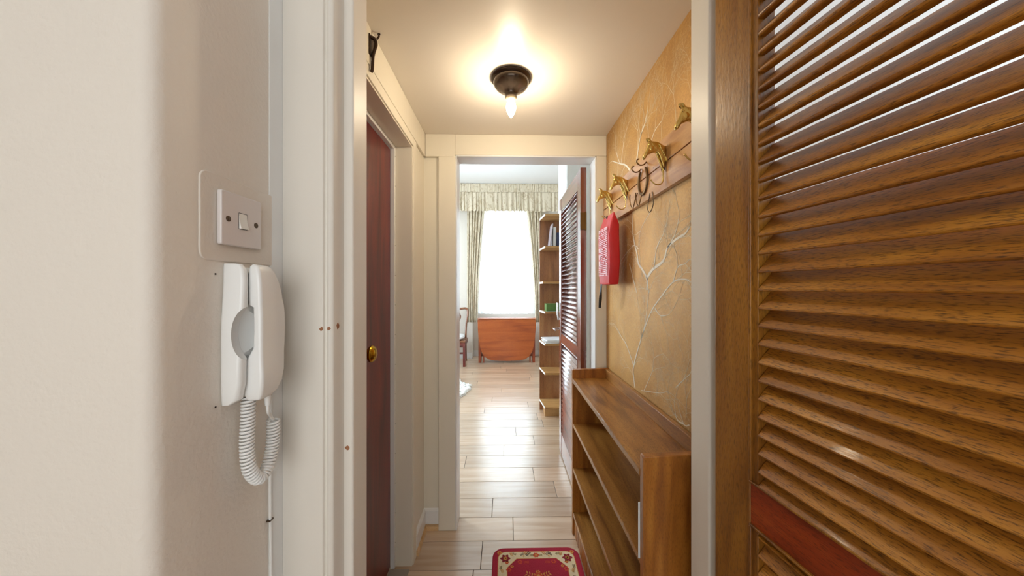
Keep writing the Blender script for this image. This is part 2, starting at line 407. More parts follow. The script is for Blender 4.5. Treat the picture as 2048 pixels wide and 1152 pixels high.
# skirting and oak beading in the recess by the left corner
mb = MB(); mb.prism([(YF-.012, .03), (YF-.012, .100), (YF-.006, .108), (YF, .112), (YF, .03)], XL, OL-.092, 'X')
mb.prism([(XL+.012, .03), (XL+.012, .100), (XL+.006, .108), (XL, .112), (XL, .03)], YZ+.052, YF, 'Y')
mb.build('baseboard_left', M['white'])
struct(bpy.data.objects['baseboard_left'])
mb = MB(); mb.prism([(YF, 0), (YF-.020, 0), (YF-.019, .010), (YF-.013, .022), (YF-.004, .030), (YF, .030)], XL, OL-.06, 'X')
mb.prism([(XL, 0), (XL+.020, 0), (XL+.019, .010), (XL+.013, .022), (XL+.004, .030), (XL, .030)], YZ+.052, YF, 'Y')
struct(mb.build('trim_6', M['quadrant'], smooth=True))

# ---- corridor right wall with printed branch wallpaper
def stroke(mb, pts, w0, w1, lift):
    """flat printed stroke on the wall plane; pts are (y, z)"""
    x = XR - lift
    for i in range(len(pts)-1):
        a, b_ = Vector(pts[i]), Vector(pts[i+1]); d = (b_-a)
        if d.length < 1e-6: continue
        n = Vector((-d.y, d.x)).normalized(); ta, tb = i/(len(pts)-1), (i+1)/(len(pts)-1)
        wa, wb = (w0+(w1-w0)*ta)/2, (w0+(w1-w0)*tb)/2
        q = [a-n*wa, a+n*wa, b_+n*wb, b_-n*wb]
        mb.face([(x, p.x, p.y) for p in q])
YLIM = (.82, 1.845); ZLIM = (.1, 2.15)
def inside(p): return YLIM[0] < p[0] < YLIM[1] and ZLIM[0] < p[1] < ZLIM[1]
rnd = random.Random(11)
def grow(mb, p, ang, ln, w, depth, spread=.5):
    pts = [p]; a = ang; n = 5
    for i in range(n):
        a += rnd.uniform(-.16, .16)
        q = (pts[-1][0]+math.cos(a)*ln/n, pts[-1][1]+math.sin(a)*ln/n)
        if not inside(q): break
        pts.append(q)
    if len(pts) < 2: return
    stroke(mb, pts, w, w*.6, .0006)
    if depth <= 0: return
    for k in range(2 if depth > 1 else 3):
        s = rnd.uniform(.25, spread)*(1 if k % 2 else -1)
        grow(mb, pts[-1 if k < 2 else len(pts)//2], a+s, ln*rnd.uniform(.6, .8), w*.6, depth-1, spread)
    if rnd.random() < .7:
        j = rnd.randrange(1, len(pts)); grow(mb, pts[j], a+rnd.choice((-1, 1))*rnd.uniform(.4, .9), ln*.5, w*.4, depth-1, spread)
mb = MB(); mb.box(XR, .75, .80, YF, 0, CEIL)
mb.mi = 1
BR = [
([(1.303, 1.315), (1.306, 1.358), (1.35, 1.396), (1.387, 1.421), (1.406, 1.469), (1.426, 1.502), (1.447, 1.552), (1.453, 1.593), (1.457, 1.634)], 0.013, 0.006),
([(1.306, 1.357), (1.254, 1.39), (1.17, 1.415), (1.137, 1.459), (1.07, 1.481), (1.026, 1.488), (1.001, 1.503)], 0.014, 0.005),
([(1.137, 1.459), (1.093, 1.49), (1.07, 1.528), (1.059, 1.555)], 0.005, 0.002),
([(1.242, 1.396), (1.219, 1.469), (1.17, 1.508), (1.137, 1.553)], 0.006, 0.002),
([(1.387, 1.482), (1.436, 1.504), (1.523, 1.481), (1.595, 1.452)], 0.004, 0.0015),
([(1.426, 0.892), (1.44, 0.936), (1.44, 0.983), (1.359, 1.114), (1.273, 1.224), (1.183, 1.29), (1.099, 1.34), (1.026, 1.347), (0.996, 1.338)], 0.009, 0.003),
([(1.44, 0.983), (1.523, 1.056), (1.595, 1.087), (1.702, 1.137)], 0.006, 0.002),
([(1.359, 1.114), (1.32, 1.185), (1.29, 1.301), (1.303, 1.315)], 0.003, 0.005),
([(1.099, 1.34), (1.07, 1.387), (1.026, 1.395), (1.001, 1.407)], 0.004, 0.002),
([(1.234, 1.244), (1.19, 1.221), (1.13, 1.229)], 0.005, 0.002),
([(1.332, 0.909), (1.257, 1.005), (1.242, 1.056), (1.17, 1.088)], 0.003, 0.001),
([(1.359, 0.901), (1.198, 0.941), (1.137, 0.966)], 0.003, 0.001),
([(1.257, 1.619), (1.368, 1.555), (1.377, 1.458)], 0.003, 0.002),
([(1.489, 1.429), (1.447, 1.362), (1.406, 1.299)], 0.008, 0.004),
([(1.032, 0.896), (1.076, 0.896), (1.093, 0.943)], 0.006, 0.002),
([(1.001, 0.906), (1.032, 0.896), (1.07, 0.945)], 0.005, 0.002),
([(1.082, 0.995), (1.037, 1.031), (1.001, 1.058)], 0.004, 0.002),
([(1.484, 1.845), (1.536, 1.887), (1.613, 1.923), (1.731, 1.98)], 0.01, 0.003),
([(1.613, 1.923), (1.666, 2.003), (1.674, 2.079)], 0.005, 0.002),
([(1.599, 1.919), (1.577, 1.966), (1.55, 2.023), (1.497, 2.065)], 0.005, 0.002),
([(1.413, 1.855), (1.391, 1.899), (1.369, 1.942), (1.328, 1.973), (1.299, 2.016)], 0.008, 0.004),
([(1.262, 1.882), (1.235, 1.905), (1.177, 1.915)], 0.005, 0.002),
([(1.369, 1.941), (1.348, 1.966), (1.338, 2.012)], 0.004, 0.002)]

for pts, w0, w1 in BR:
    stroke(mb, [tuple(v.xy) for v in interp([(a, b, 0) for a, b in pts], 5)], w0, w1, .0008)
mb.mi = 1
for pts, w0, w1 in BR:                                   # twigs off the main limbs
    for k in range(1, len(pts)):
        (a, b), (c, d) = pts[k-1], pts[k]; ang = math.atan2(d-b, c-a)
        mb.mi = 2
        grow(mb, pts[k], ang+rnd.choice((-1, 1))*rnd.uniform(.3, .8), rnd.uniform(.05, .08), .0028, 4, .6)
mb.mi = 2
for y, z, ang, ln, w, dp in ((1.78, 1.86, 1.5, .10, .003, 4), (1.66, 1.84, 1.75, .12, .003, 4), (1.55, 1.88, 1.35, .10, .003, 4), (1.40, 1.84, 1.7, .14, .005, 5),
        (1.28, 1.86, 1.3, .11, .004, 5), (1.18, 1.84, 1.6, .12, .003, 5), (1.08, 1.86, 1.45, .10, .003, 5), (1.0, 1.80, 1.6, .12, .003, 4),
        (1.10, .90, 1.4, .07, .003, 5), (1.22, .92, 1.8, .07, .002, 5), (1.02, .92, 1.5, .06, .004, 5), (1.15, 1.05, .9, .06, .002, 5), (1.05, 1.12, 1.2, .05, .002, 5),
        (1.30, 1.02, 1.2, .06, .002, 4), (1.62, 1.08, 1.5, .08, .002, 4), (1.70, 1.2, 1.4, .08, .002, 4), (1.5, 1.30, 1.9, .06, .002, 4), (1.12, 1.25, .8, .05, .002, 5),
        (1.04, 1.36, 1.3, .06, .002, 5), (1.35, 1.36, 1.4, .07, .002, 4), (1.2, 1.42, 1.4, .06, .002, 5)):
    grow(mb, (y, z), ang, ln, w, dp, .45)
struct(mb.build('wall_right', [M['wallpaper'], M['print_branch'], M['twig']]))

# ---- near partition with the hall doorway
mb = MB()
mb.box(XL-.01, -.352, .70, .80, 0, 2.45); mb.mi = 1; mb.box(.4705, 1.75, .70, .80, 0, 2.45); mb.mi = 0; mb.box(-.348, .4675, .70, .80, 2.055, 2.45)
struct(mb.build('wall_near', [M['cream'], M['room_white']]))
# architrave, rebate and stop on the left (one profile run full height), and the same on the right
prof = [(-.449, .70), (-.449, .686), (-.446, .684), (-.368, .684), (-.3665, .688), (-.3655, .6905), (-.363, .6905), (-.3615, .687), (-.356, .6845), (-.350, .687),
        (-.348, .690), (-.348, .731), (-.331, .731), (-.328, .734), (-.328, .802), (-.353, .802), (-.353, .70)]
mb = MB(); mb.prism(prof, 0, 2.055)
mb.mi = 1
def spot(mb, c, n_axis, r, seed, th=.0008):
    q = random.Random(seed); ring = [(math.cos(2*math.pi*k/11)*r*q.uniform(.6, 1.15), math.sin(2*math.pi*k/11)*r*q.uniform(.6, 1.15)) for k in range(11)]
    if n_axis == 'Y': mb.prism([(c[0]+u, c[2]+w) for u, w in ring], c[1]-th, c[1]+th, 'Y')
    else: mb.prism([(c[1]+u, c[2]+w) for u, w in ring], c[0]-th, c[0]+th, 'X')
spot(mb, (-.3705, .684, 1.2375), 'Y', .0045, 1); spot(mb, (-.356, .6848, 1.238), 'Y', .0042, 2); spot(mb, (-.348, .705, 1.241), 'X', .007, 4)
spot(mb, (-.340, .731, .975), 'Y', .0055, 3)
mb.mi = 0
struct(mb.build('trim_7', [M['hall_cream'], M['chip']], bevel=.0008, smooth=True))
mb = MB()
prof_r = [(.4675, .70), (.4675, .731), (.4535, .731), (.4505, .734), (.4505, .802), (.4745, .802), (.4745, .70)]
mb.prism(prof_r, 0, 2.055); mb.box(.4675, .56, .684, .70, 0, 2.055)
struct(mb.build('trim_8', M['hall_cream'], bevel=.0008, smooth=True))
mb = MB(); mb.box(-.348, .4675, .735, .80, 2.035, 2.055); mb.box(-.449, .56, .684, .70, 2.055, 2.12)
struct(mb.build('trim_9', M['cream'], bevel=.002))
# white scribing strip between wall and architrave
mb = MB(); mb.prism([(XL-.01, .655), (XL-.0085, .655), (-.4485, .690), (-.4485, .70), (XL-.01, .70)], 0, 2.45)
struct(mb.build('trim_10', M['white']))

# ---- rest of the near hall, with its side window and an added window behind the viewer
mb = MB(); mb.box(-1.75, -1.65, -1.7, .69, 0, 2.45)
struct(mb.build('wall_side', M['room_wall']))
mb = MB(); mb.box(-1.75, -.95, -1.7, -1.6, 0, 2.45); mb.box(1.05, 1.6, -1.7, -1.6, 0, 2.45); mb.box(-.95, 1.05, -1.7, -1.6, 0, .6); mb.box(-.95, 1.05, -1.7, -1.6, 2.3, 2.45)
struct(mb.build('wall_back', M['room_wall']))
mb = MB(); mb.box(1.5, 1.6, -1.6, -.75, 0, 2.45); mb.box(1.5, 1.6, .64, .70, 0, 2.45); mb.box(1.5, 1.6, -.75, .64, 0, 1.15); mb.box(1.5, 1.6, -.75, .64, 2.35, 2.45)
struct(mb.build('wall_hall_right', M['room_wall']))
w2 = struct(thing('window_2', None, None, (1.5, 0, 0)))
mb = MB(); mb.box(0, .06, -.75, -.71, 1.15, 2.35); mb.box(0, .06, .60, .64, 1.15, 2.35); mb.box(0, .06, -.71, .60, 2.31, 2.35); mb.box(0, .06, -.71, .60, 1.15, 1.19)
mb.box(.01, .05, -.05, -.02, 1.19, 2.31); mb.box(.01, .05, .28, .31, 1.19, 2.31); mb.box(.01, .05, -.38, -.35, 1.19, 2.31); mb.box(.02, .045, -.71, .60, 1.76, 1.785)
mb.build('window_frame', M['white'], w2); box('window_pane', M['glass'], .028, .032, -.71, .60, 1.19, 2.31, w2)
w3 = struct(thing('added_window_back', None, None, (0, -1.6, 0)))  # added window, unseen, lets the back fill light into the hall
mb = MB(); mb.box(-.95, -.90, -.06, 0, .6, 2.3); mb.box(1.0, 1.05, -.06, 0, .6, 2.3); mb.box(-.9, 1.0, -.06, 0, .6, .65); mb.box(-.9, 1.0, -.06, 0, 2.25, 2.3); mb.box(.03, .07, -.05, -.01, .65, 2.25)
mb.build('window_frame', M['white'], w3); box('window_pane', M['glass'], -.9, 1.0, -.032, -.028, .65, 2.25, w3)

# ---- far room
YW = 6.29
mb = MB(); mb.box(-2.4, -.61, YW, 6.75, 0, ROOM_CEIL); mb.box(.66, 1.75, YW, 6.75, 0, ROOM_CEIL)
mb.box(-.61, .66, 6.52, 6.75, 0, .82); mb.box(-.61, .66, 6.52, 6.75, 2.93, ROOM_CEIL)
struct(mb.build('wall_window', M['room_wall']))
mb = MB(); mb.box(-2.3, -.61, YW-.015, YW, 0, .11); mb.box(-.61, .66, 6.505, 6.52, 0, .11)
struct(mb.build('baseboard_window', M['white'], bevel=.003))
mb = MB(); mb.box(-2.4, -2.3, YB, 3.0, 0, ROOM_CEIL); mb.box(-2.4, -2.3, 5.0, YW, 0, ROOM_CEIL); mb.box(-2.4, -2.3, 3.0, 5.0, 0, .7); mb.box(-2.4, -2.3, 3.0, 5.0, 2.8, ROOM_CEIL)
struct(mb.build('wall_room_left', M['room_wall']))
struct(box('wall_room_right', M['room_wall'], 1.65, 1.75, YB, YW, 0, ROOM_CEIL))
w4 = struct(thing('added_window_left', None, None, (-2.35, 3, 0)))  # added window, unseen, gives the far room extra light from the left
mb = MB(); mb.box(-.03, .03, 0, .06, .7, 2.8); mb.box(-.03, .03, 1.94, 2.0, .7, 2.8); mb.box(-.03, .03, .06, 1.94, .7, .76); mb.box(-.03, .03, .06, 1.94, 2.74, 2.8); mb.box(-.02, .02, .98, 1.02, .76, 2.74)
mb.build('window_frame', M['white'], w4); box('window_pane', M['glass'], -.004, 0, .06, 1.94, .76, 2.74, w4)
w1 = struct(thing('window_1', None, None, (0, 6.6, 0)))
mb = MB(); mb.box(-.50, -.44, -.06, .06, .82, 2.93); mb.box(.50, .56, -.06, .06, .82, 2.93); mb.box(-.44, .50, -.06, .06, 2.87, 2.93); mb.box(-.44, .50, -.08, .06, .82, .88)
mb.box(-.61, -.50, -.08, .1, .82, 2.93); mb.box(.56, .66, -.08, .1, .82, 2.93)
mb.build('window_frame', M['white'], w1)
mb = MB(); mb.box(-.44, .50, -.04, -.01, 1.90, 1.95); mb.box(.02, .045, -.04, -.01, .88, 1.90); mb.box(.02, .045, .0, .03, 1.95, 2.87)
mb.box(-.44, .50, .0, .03, 2.42, 2.44)
mb.build('sash_bar', M['white'], w1)
box('window_pane', M['glass'], -.44, .50, .012, .016, .88, 2.87, w1)

# ------------------------------------------------------------------ louvre doors
def louvre_door(name, loc, rz, mx_, mz, mr, width=.765, slat_depth=.0385, rise=.0375, t=.0142, rx=0):
    """local: hinge at x=0, leaf runs along +x, visible face at y=0 looking -y, thickness +y"""
    d = struct(thing(name, None, None, loc, rz)); d.rotation_euler.x = rx
    sw = .09; T = .036; H0, H1 = .012, 2.025
    for x0, x1 in ((0, sw), (width-sw, width)):
        box('stile', mz, x0, x1, 0, T, H0, H1, d, .003)
    rails = ((H0, .19), (.885, .968), (H1-.115, H1))
    for a, b_ in rails: box('rail', mr, sw-.002, width-sw+.002, .002, T-.002, a, b_, d, .002)
    for (z0, z1) in ((.19, .885), (.968, H1-.115)):
        mb = MB(); n = int(round((z1-z0)/.0324)); p = (z1-z0)/n
        for i in range(-1, n):
            zb = z0 + p*(i+.50) - .004
            a = math.atan2(rise, slat_depth); cx, cz = math.cos(a), math.sin(a); nx, nz = -cz, cx   # (y,z) axes
            y0 = -.005 if True else 0
            L_ = math.hypot(rise, slat_depth)
            prof = [(.0012, t/2), (.0002, t/2-.0012), (0, t/2-.0035), (.0014, t/2-.0058), (.012, -t/2), (L_-.004, -t/2), (L_, -t/2+.003), (L_, t/2-.003), (L_-.003, t/2)]
            pts = [(y0+t/2+u*cx+w*nx, zb+t/2+u*cz+w*nz) for u, w in prof]
            pts = [(min(y, .0375), min(max(z, z0-.001), z1+.001)) for y, z in pts]
            # rounded lip ends: front corners are cut back a little
            n_ = len(pts); rows = []
            for xx, sh in ((sw+.0145, 1), (sw+.0165, .5), (sw+.020, 0), (width-sw-.020, 0), (width-sw-.0165, .5), (width-sw-.0145, 1)):
                rows.append([(xx, y+(max(0, .006-y)*.8*sh), z) for y, z in pts])
            mb.loft(rows)
        mb.build('louvre_panel', mx_, d, smooth=True)
        mb = MB()      # bead frame around the slats
        for x0, x1 in ((sw-.001, sw+.0035), (width-sw-.0035, width-sw+.001)): mb.box(x0, x1, -.0025, .004, z0, z1)
        mb.box(sw, width-sw, -.0025, .004, z0-.004, z0); mb.box(sw, width-sw, -.0025, .004, z1, z1+.004)
        for x0, x1 in ((sw+.002, sw+.016), (width-sw-.016, width-sw-.002)): mb.box(x0, x1, .001, T-.001, z0, z1)
        mb.build('bead', mz, d, bevel=.001)
    return d
door1 = louvre_door('door_1', (.4405, .695, 0), math.atan2(-.995, .1), M['louvre_x'], M['louvre_z'], M['louvre_rail'])
# far door: seen face looks -x, leaf runs away (+y); mirror by building with the leaf along +x turned 90 degrees
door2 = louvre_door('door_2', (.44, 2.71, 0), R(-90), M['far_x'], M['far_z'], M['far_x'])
mb = MB(); mb.box(.755, .767, .000, .036, 1.66, 1.76); mb.box(.768, .770, .001, .034, 1.66, 1.76)
mb.tube([(.768, .03, 1.655), (.768, .03, 1.765)], .005); h = mb.build('hinge', M['dark_brass'], door2)
mb = MB(); mb.box(.02, .055, -.004, 0, .90, 1.08)
mb.tube([(.037, 0, .995), (.037, -.045, .995), (.043, -.052, .995), (.13, -.052, .995)], .008, 12)
mb.tube([(-.006, -.006, 1.06), (-.008, -.012, 1.10), (-.008, -.012, 1.2)], .008)
mb.build('door_handle', M['chrome'], door2, smooth=True)

# ------------------------------------------------------------------ light switch
XW = -.455
sw_ = thing('light_switch', 'white single rocker light switch on a surface box, above the wall phone', 'light switch', (XW+.003, .5778, 1.4325))
MB().prism(rrect(-.0432, .0432, -.0432, .0432, .003, 3), 0, .0075, 'X').build('switch_plate', M['plate'], sw_, bevel=.0018, seg=3)
mb = MB(); mb.prism([(.0072, -.013), (.0118, -.013), (.0085, .0), (.0078, .013), (.0072, .013)], -.0085, .0085, 'Y')
mb.build('rocker', M['rocker'], sw_, bevel=.0006)
mb = MB(); mb.box(.0070, .0078, -.0091, .0091, -.0136, .0136); mb.build('rocker_surround', M['gap'], sw_)
for s in (-1, 1):
    mb = MB(); mb.lathe([(.0048, .0074), (.0048, .0078), (.0034, .00785), (.0032, .0083), (0, .0085)], (0, s*.030, -.001), 'X', 16); mb.build('screw', M['screw'], sw_)

# ------------------------------------------------------------------ intercom phone
ph = thing('intercom_phone', 'white wall intercom handset with a coiled cord, below the light switch', 'wall phone', (XW, .5415, 1.13))
def rr_ring(x0, x1, y0, y1, z, r, n=5, dz=0):
    return [(x, y, z+dz*(x-x0)) for x, y in rrect(x0, x1, y0, y1, min(r, (x1-x0)/2.01, (y1-y0)/2.01), n)]
# base: (z, depth out, y0, y1)
def phone_part(name, bs):
    mb = MB(); mb.loft([rr_ring(0, dd, y0, y1, z, rr_) for z, dd, y0, y1, rr_ in bs]); o = mb.build(name, M['plastic'], ph, smooth=True)
    cb = MB(); cb.lathe([(.026*math.sin(math.pi*k/20), -.043*math.cos(math.pi*k/20)) for k in range(21)], (.0, 0, 0), 'Z', 48)
    for v_ in cb.b.verts: v_.co = Vector((v_.co.x*1.0+.0425, v_.co.y*1.5+.018, v_.co.z*1.06+.116))
    cut = cb.build('scoop_cutter', M['plastic'], ph, smooth=True)
    md = o.modifiers.new('scoop', 'BOOLEAN'); md.operation = 'DIFFERENCE'; md.object = cut; md.solver = 'EXACT'
    bpy.context.view_layer.update(); dg = bpy.context.evaluated_depsgraph_get(); nm = bpy.data.meshes.new_from_object(o.evaluated_get(dg))
    o.modifiers.clear(); o.data = nm
    for p in nm.polygons: p.use_smooth = True
    try: nm.set_sharp_from_angle(angle=R(35))
    except Exception: pass
    bpy.data.objects.remove(cut); return o
phone_part('phone_base', [(.000, .006, .006, .018, .003), (.002, .016, .003, .0183, .005), (.010, .028, .001, .0185, .007), (.035, .033, 0, .0185, .007), (.075, .034, 0, .0185, .007), (.11, .034, 0, .0185, .007), (.14, .035, .001, .0185, .007), (.17, .036, .003, .0185, .007),
      (.20, .036, .005, .0185, .007), (.220, .034, .0055, .0185, .006), (.2285, .027, .007, .018, .005), (.2305, .018, .010, .016, .003)])
phone_part('cradle', [(.002, .006, .020, .074, .003), (.006, .014, .0192, .076, .004), (.012, .017, .0190, .077, .004), (.06, .019, .0190, .078, .004), (.09, .026, .0190, .076, .004), (.17, .028, .0190, .070, .004), (.215, .026, .0190, .055, .004), (.2245, .018, .020, .050, .004)])
hs = [(.002, .032, .044, .026, .040), (.005, .026, .0495, .0215, .052), (.013, .022, .053, .0195, .064), (.028, .0195, .055, .019, .0725), (.045, .0195, .0555, .019, .0765), (.062, .0225, .0545, .019, .0785), (.078, .031, .0535, .0195, .0800), (.090, .0375, .053, .020, .082), (.120, .0385, .053, .020, .0835), (.145, .038, .053, .020, .0825),
      (.158, .0375, .0525, .020, .081), (.162, .031, .0525, .0195, .080), (.185, .030, .052, .0195, .074), (.203, .030, .051, .0195, .068), (.217, .030, .049, .020, .061), (.2255, .031, .046, .021, .0545), (.229, .034, .041, .024, .048)]
mb = MB(); mb.loft([rr_ring(a, b_, y0, y1, z, .0055, 5) for z, a, b_, y0, y1 in hs]); mb.build('handset', M['plastic'], ph, smooth=True)
mb = MB(); mb.tube([(.040, .052, .012), (.039, .055, .000), (.038, .056, -.016)], [.0055, .0055, .004], 12)
mb.tube(interp([(.038, .056, -.016), (.036, .060, -.030), (.030, .075, -.042), (.028, .084, -.052)], 6), .0026, 8); mb.build('cord_end', M['plastic'], ph, smooth=True)
cl = interp([(.022, .034, .012), (.022, .032, -.03), (.022, .030, -.08), (.024, .034, -.118), (.026, .052, -.142), (.027, .070, -.134), (.027, .082, -.108), (.028, .085, -.08), (.028, .085, -.052)], 60)
lens = [0]
for a, b_ in zip(cl, cl[1:]): lens.append(lens[-1]+(b_-a).length)
pitch = .0056; turns = lens[-1]/pitch; path = []; N = int(turns*14); j = 0; up = Vector((1, 0, 0))
for k in range(N+1):
    s_ = lens[-1]*k/N
    while j < len(lens)-2 and lens[j+1] < s_: j += 1
    f_ = (s_-lens[j])/max(lens[j+1]-lens[j], 1e-9); c_ = cl[j].lerp(cl[j+1], f_); d_ = (cl[min(j+2, len(cl)-1)]-cl[max(j-1, 0)]).normalized()
    u_ = (up-d_*up.dot(d_)).normalized(); w_ = d_.cross(u_); a = 2*math.pi*turns*k/N
    path.append(c_+(u_*math.cos(a)+w_*math.sin(a))*.0090)
mb = MB(); mb.tube(path, .0022, 6); mb.build('coiled_cord', M['plastic'], ph, smooth=True)
for z in (.003, .212):
    mb = MB(); mb.lathe([(0, 0), (.0016, .0003), (.0016, .0008), (0, .001)], (.0002, -.006, z+.0), 'X', 8); mb.build('fixing_screw', M['dark_iron'], ph)
# thin cable clipped down the corner
cb_ = thing('phone_cable', 'thin white cable clipped down the wall corner below the phone', 'cable', (XW, .655, 0))
mb = MB(); mb.tube(interp([(.004, -.004, 1.137), (.0045, -.002, 1.08), (.0035, -.0015, 1.0), (.0045, -.003, .9), (.004, 0, .75), (.0035, -.002, .4), (.004, -.001, .004)], 8), .0024, 8)
mb.build('wire', M['plastic'], cb_, smooth=True)
for z in (1.128, .875, .5):
    mb = MB(); mb.box(.0005, .0075, -.008, .003, z-.0012, z+.0012); mb.build('cable_clip', M['screw'], cb_)

# ------------------------------------------------------------------ ceiling lamp
lp = thing('ceiling_lamp', 'bare candle bulb in a dark bronze ceiling fitting', 'ceiling lamp', (.024, 1.335, CEIL))
mb = MB(); mb.lathe([(.070, 0), (.078, -.002), (.079, -.008), (.074, -.014), (.066, -.016), (.066, 0)], n=48); mb.build('ceiling_plate', M['bronze'], lp, smooth=True)
mb = MB(); mb.lathe([(.069, -.010), (.071, -.018), (.069, -.027), (.062, -.037), (.050, -.046), (.036, -.053), (.027, -.061), (.0235, -.070), (.0235, -.078), (.018, -.079), (.018, -.07)], n=48); mb.build('lamp_cup', M['bronze'], lp, smooth=True)
mb = MB(); mb.lathe([(.021, -.060), (.021, -.083), (.0185, -.090), (.016, -.094), (.013, -.094)], n=32); mb.build('bulb_holder', plain('cream_bulb_holder', srgb(190, 172, 140), .4, var=0), lp, smooth=True)
mb = MB(); mb.lathe([(.010, -.094), (.015, -.098), (.0180, -.106), (.0195, -.116), (.0180, -.128), (.0140, -.139), (.0085, -.149), (.0038, -.156), (0, -.159)], n=24); mb.build('candle_bulb', M['bulb'], lp, smooth=True)

# ------------------------------------------------------------------ coat rack
rk = thing('coat_rack', 'varnished pine coat rack with brass horse head hooks on the gold wall', 'coat rack', (XR, 0, 0))
def slanted(y0, y1, z0, z1, x0, x1, name):
    mb = MB(); mb.prism([(x0, z0), (x1, z0), (x1, z1), (x0+.003, z1), (x0, z1-.003)], y0, y1, 'Y'); return mb.build(name, M['pine'], rk, bevel=.0015)
slanted(.84, 1.845, 1.654, 1.7455, -.018, 0, 'lower_board'); slanted(.84, 1.845, 1.7475, 1.832, -.018, 0, 'upper_board')
K = .000352
# outline of a horse's head and neck in (x, y) units read off as a side view
out = [(618, 470), (617, 452), (625, 430), (640, 398), (655, 368), (662, 340), (668, 318), (678, 305), (695, 301), (712, 306), (740, 308), (765, 314), (790, 326), (812, 342), (838, 350),
       (843, 400), (844, 450), (840, 500), (832, 550), (823, 592), (812, 580), (800, 540), (786, 500), (770, 450), (757, 425), (745, 412), (725, 410), (703, 418), (690, 425), (672, 432), (658, 450), (648, 468), (638, 478), (626, 478)]
def hp(x, y): return (-(838-x)*K, -(y-350)*K)
proto = None
def horse_hook(y, z):
    h = MB(); ring = [hp(*p) for p in out]
    cx = sum(p[0] for p in ring)/len(ring)
    # cheeks are fuller than the outline: three layers each side
    n = len(ring)
    def inset(d):
        res = []
        for i in range(n):
            a, b_, c_ = Vector(ring[i-1]), Vector(ring[i]), Vector(ring[(i+1) % n])
            t_ = (c_-a).normalized(); nn = Vector((t_.y, -t_.x)); res.append(tuple(b_ + nn*d))
        return res
    sgn = 1
    area = sum(ring[i][0]*ring[(i+1) % n][1]-ring[(i+1) % n][0]*ring[i][1] for i in range(n))
    sgn = -1 if area > 0 else 1
    layers = [(-.0085, .0045), (-.0075, .0022), (-.004, .0004), (0, 0), (.004, .0004), (.0075, .0022), (.0085, .0045)]
    h.loft([[(p[0], yy, p[1]) for p in inset(sgn*dd)] for yy, dd in layers])
    # mane locks and eye, nostril
    for k in range(7):
        x0 = 760+k*11; y0 = 335+k*22
        for s in (-1, 1):
            a, b_, c_ = hp(x0, y0), hp(x0+16, y0+22), hp(x0+22, y0+60)
            h.tube([(a[0], s*.0082, a[1]), (b_[0], s*.0102, b_[1]), (c_[0], s*.008, c_[1])], [.0008, .0026, .0006], 6)
    for s in (-1, 1):
        e = hp(676, 345); h.lathe([(0, -.002), (.0026, -.001), (.003, 0), (.0026, .001), (0, .002)], (e[0], s*.0088, e[1]), 'Y', 10)
        e = hp(632, 458); h.lathe([(0, -.001), (.0018, -.0005), (.002, 0), (0, .001)], (e[0], s*.0078, e[1]), 'Y', 8)
        e = hp(700, 375); h.lathe([(0, -.0015), (.007, -.0008), (.0085, 0), (.007, .0008), (0, .002)], (e[0], s*.0084, e[1]), 'Y', 14)
        a, b_, c_ = hp(690, 306), hp(670, 286), hp(658 if s > 0 else 642, 268 if s > 0 else 286)
        h.tube([(a[0], s*.004, a[1]), (b_[0], s*.006, b_[1]), (c_[0], s*.006, c_[1])], [.004, .0036, .0008], 8)
    o = h.build('horse_head_hook', M['brass'], rk, smooth=True); o.location = (-.018, y, z)
    g = MB(); q = [hp(*p) for p in ((757, 428), (790, 510), (815, 580), (820, 620), (820, 665), (808, 700), (780, 717), (750, 713), (725, 698), (703, 672))]
    g.tube([tuple(v) for v in interp([(a-.001, 0, b_) for a, b_ in q], 4)], .0022, 10)
    e = q[-1]; g.lathe([(0, -.003), (.003, -.0015), (.0034, 0), (.003, .0015), (0, .003)], (e[0]-.001, 0, e[1]), 'Z', 12)
    g.build('hook_rod', M['brass'], o, smooth=True)
    return o
hk = horse_hook(1.685, 1.797)
for y, z in ((1.47, 1.797), (1.118, 1.797), (.905, 1.797)):
    c = hk.copy(); C.objects.link(c); c.parent = rk; c.location = (-.018, y, z)
    for ch in hk.children: g = ch.copy(); C.objects.link(g); g.parent = c
# horseshoe with curled key hooks
hsb = MB(); shoe = []
for k in range(25):
    a = R(-250+320*k/24) if False else R(125 + 290*k/24)
    shoe.append((-.023, 1.292+.040*math.cos(a)*(1), 1.738+.052*math.sin(a)))
hsb.tube(shoe, [.0035]+[.0055]*23+[.0035], 8)
for v_ in hsb.b.verts: v_.co.x = -.0225+(v_.co.x+.0225)*.7
hs_o = hsb.build('horseshoe_hook', M['dark_brass'], rk, smooth=True)
def curl(y, z, s=1.0):
    m_ = MB(); m_.tube(interp([(-.020, y, z), (-.030*s, y, z-.010*s), (-.045*s, y, z-.012*s), (-.056*s, y, z-.002*s), (-.055*s, y, z+.008*s), (-.048*s, y, z+.011*s)], 5), .0026, 8)
    m_.build('curled_hook', M['dark_brass'], hs_o, smooth=True)
curl(1.315, 1.790); curl(1.265, 1.800)
def loop(y, z, w, h_):
    m_ = MB(); m_.tube(interp([(-.021, y, z), (-.026, y+w*.2, z-h_*.4), (-.030, y+w*.5, z-h_), (-.030, y+w, z-h_*.6), (-.032, y+w*1.05, z-h_*.1), (-.036, y+w*.8, z+.004)], 5), .0021, 8)
    m_.build('wire_hook', M['dark_brass'], hs_o, smooth=True)
loop(1.345, 1.705, .055, .055); loop(1.290, 1.695, .045, .050)
mb = MB(); mb.tube(interp([(-.0195, 1.235, 1.672), (-.020, 1.252, 1.62), (-.020, 1.232, 1.602), (-.020, 1.205, 1.625), (-.020, 1.215, 1.672)], 6), .0015, 8); mb.build('hanging_wire', M['screw'], rk, smooth=True)
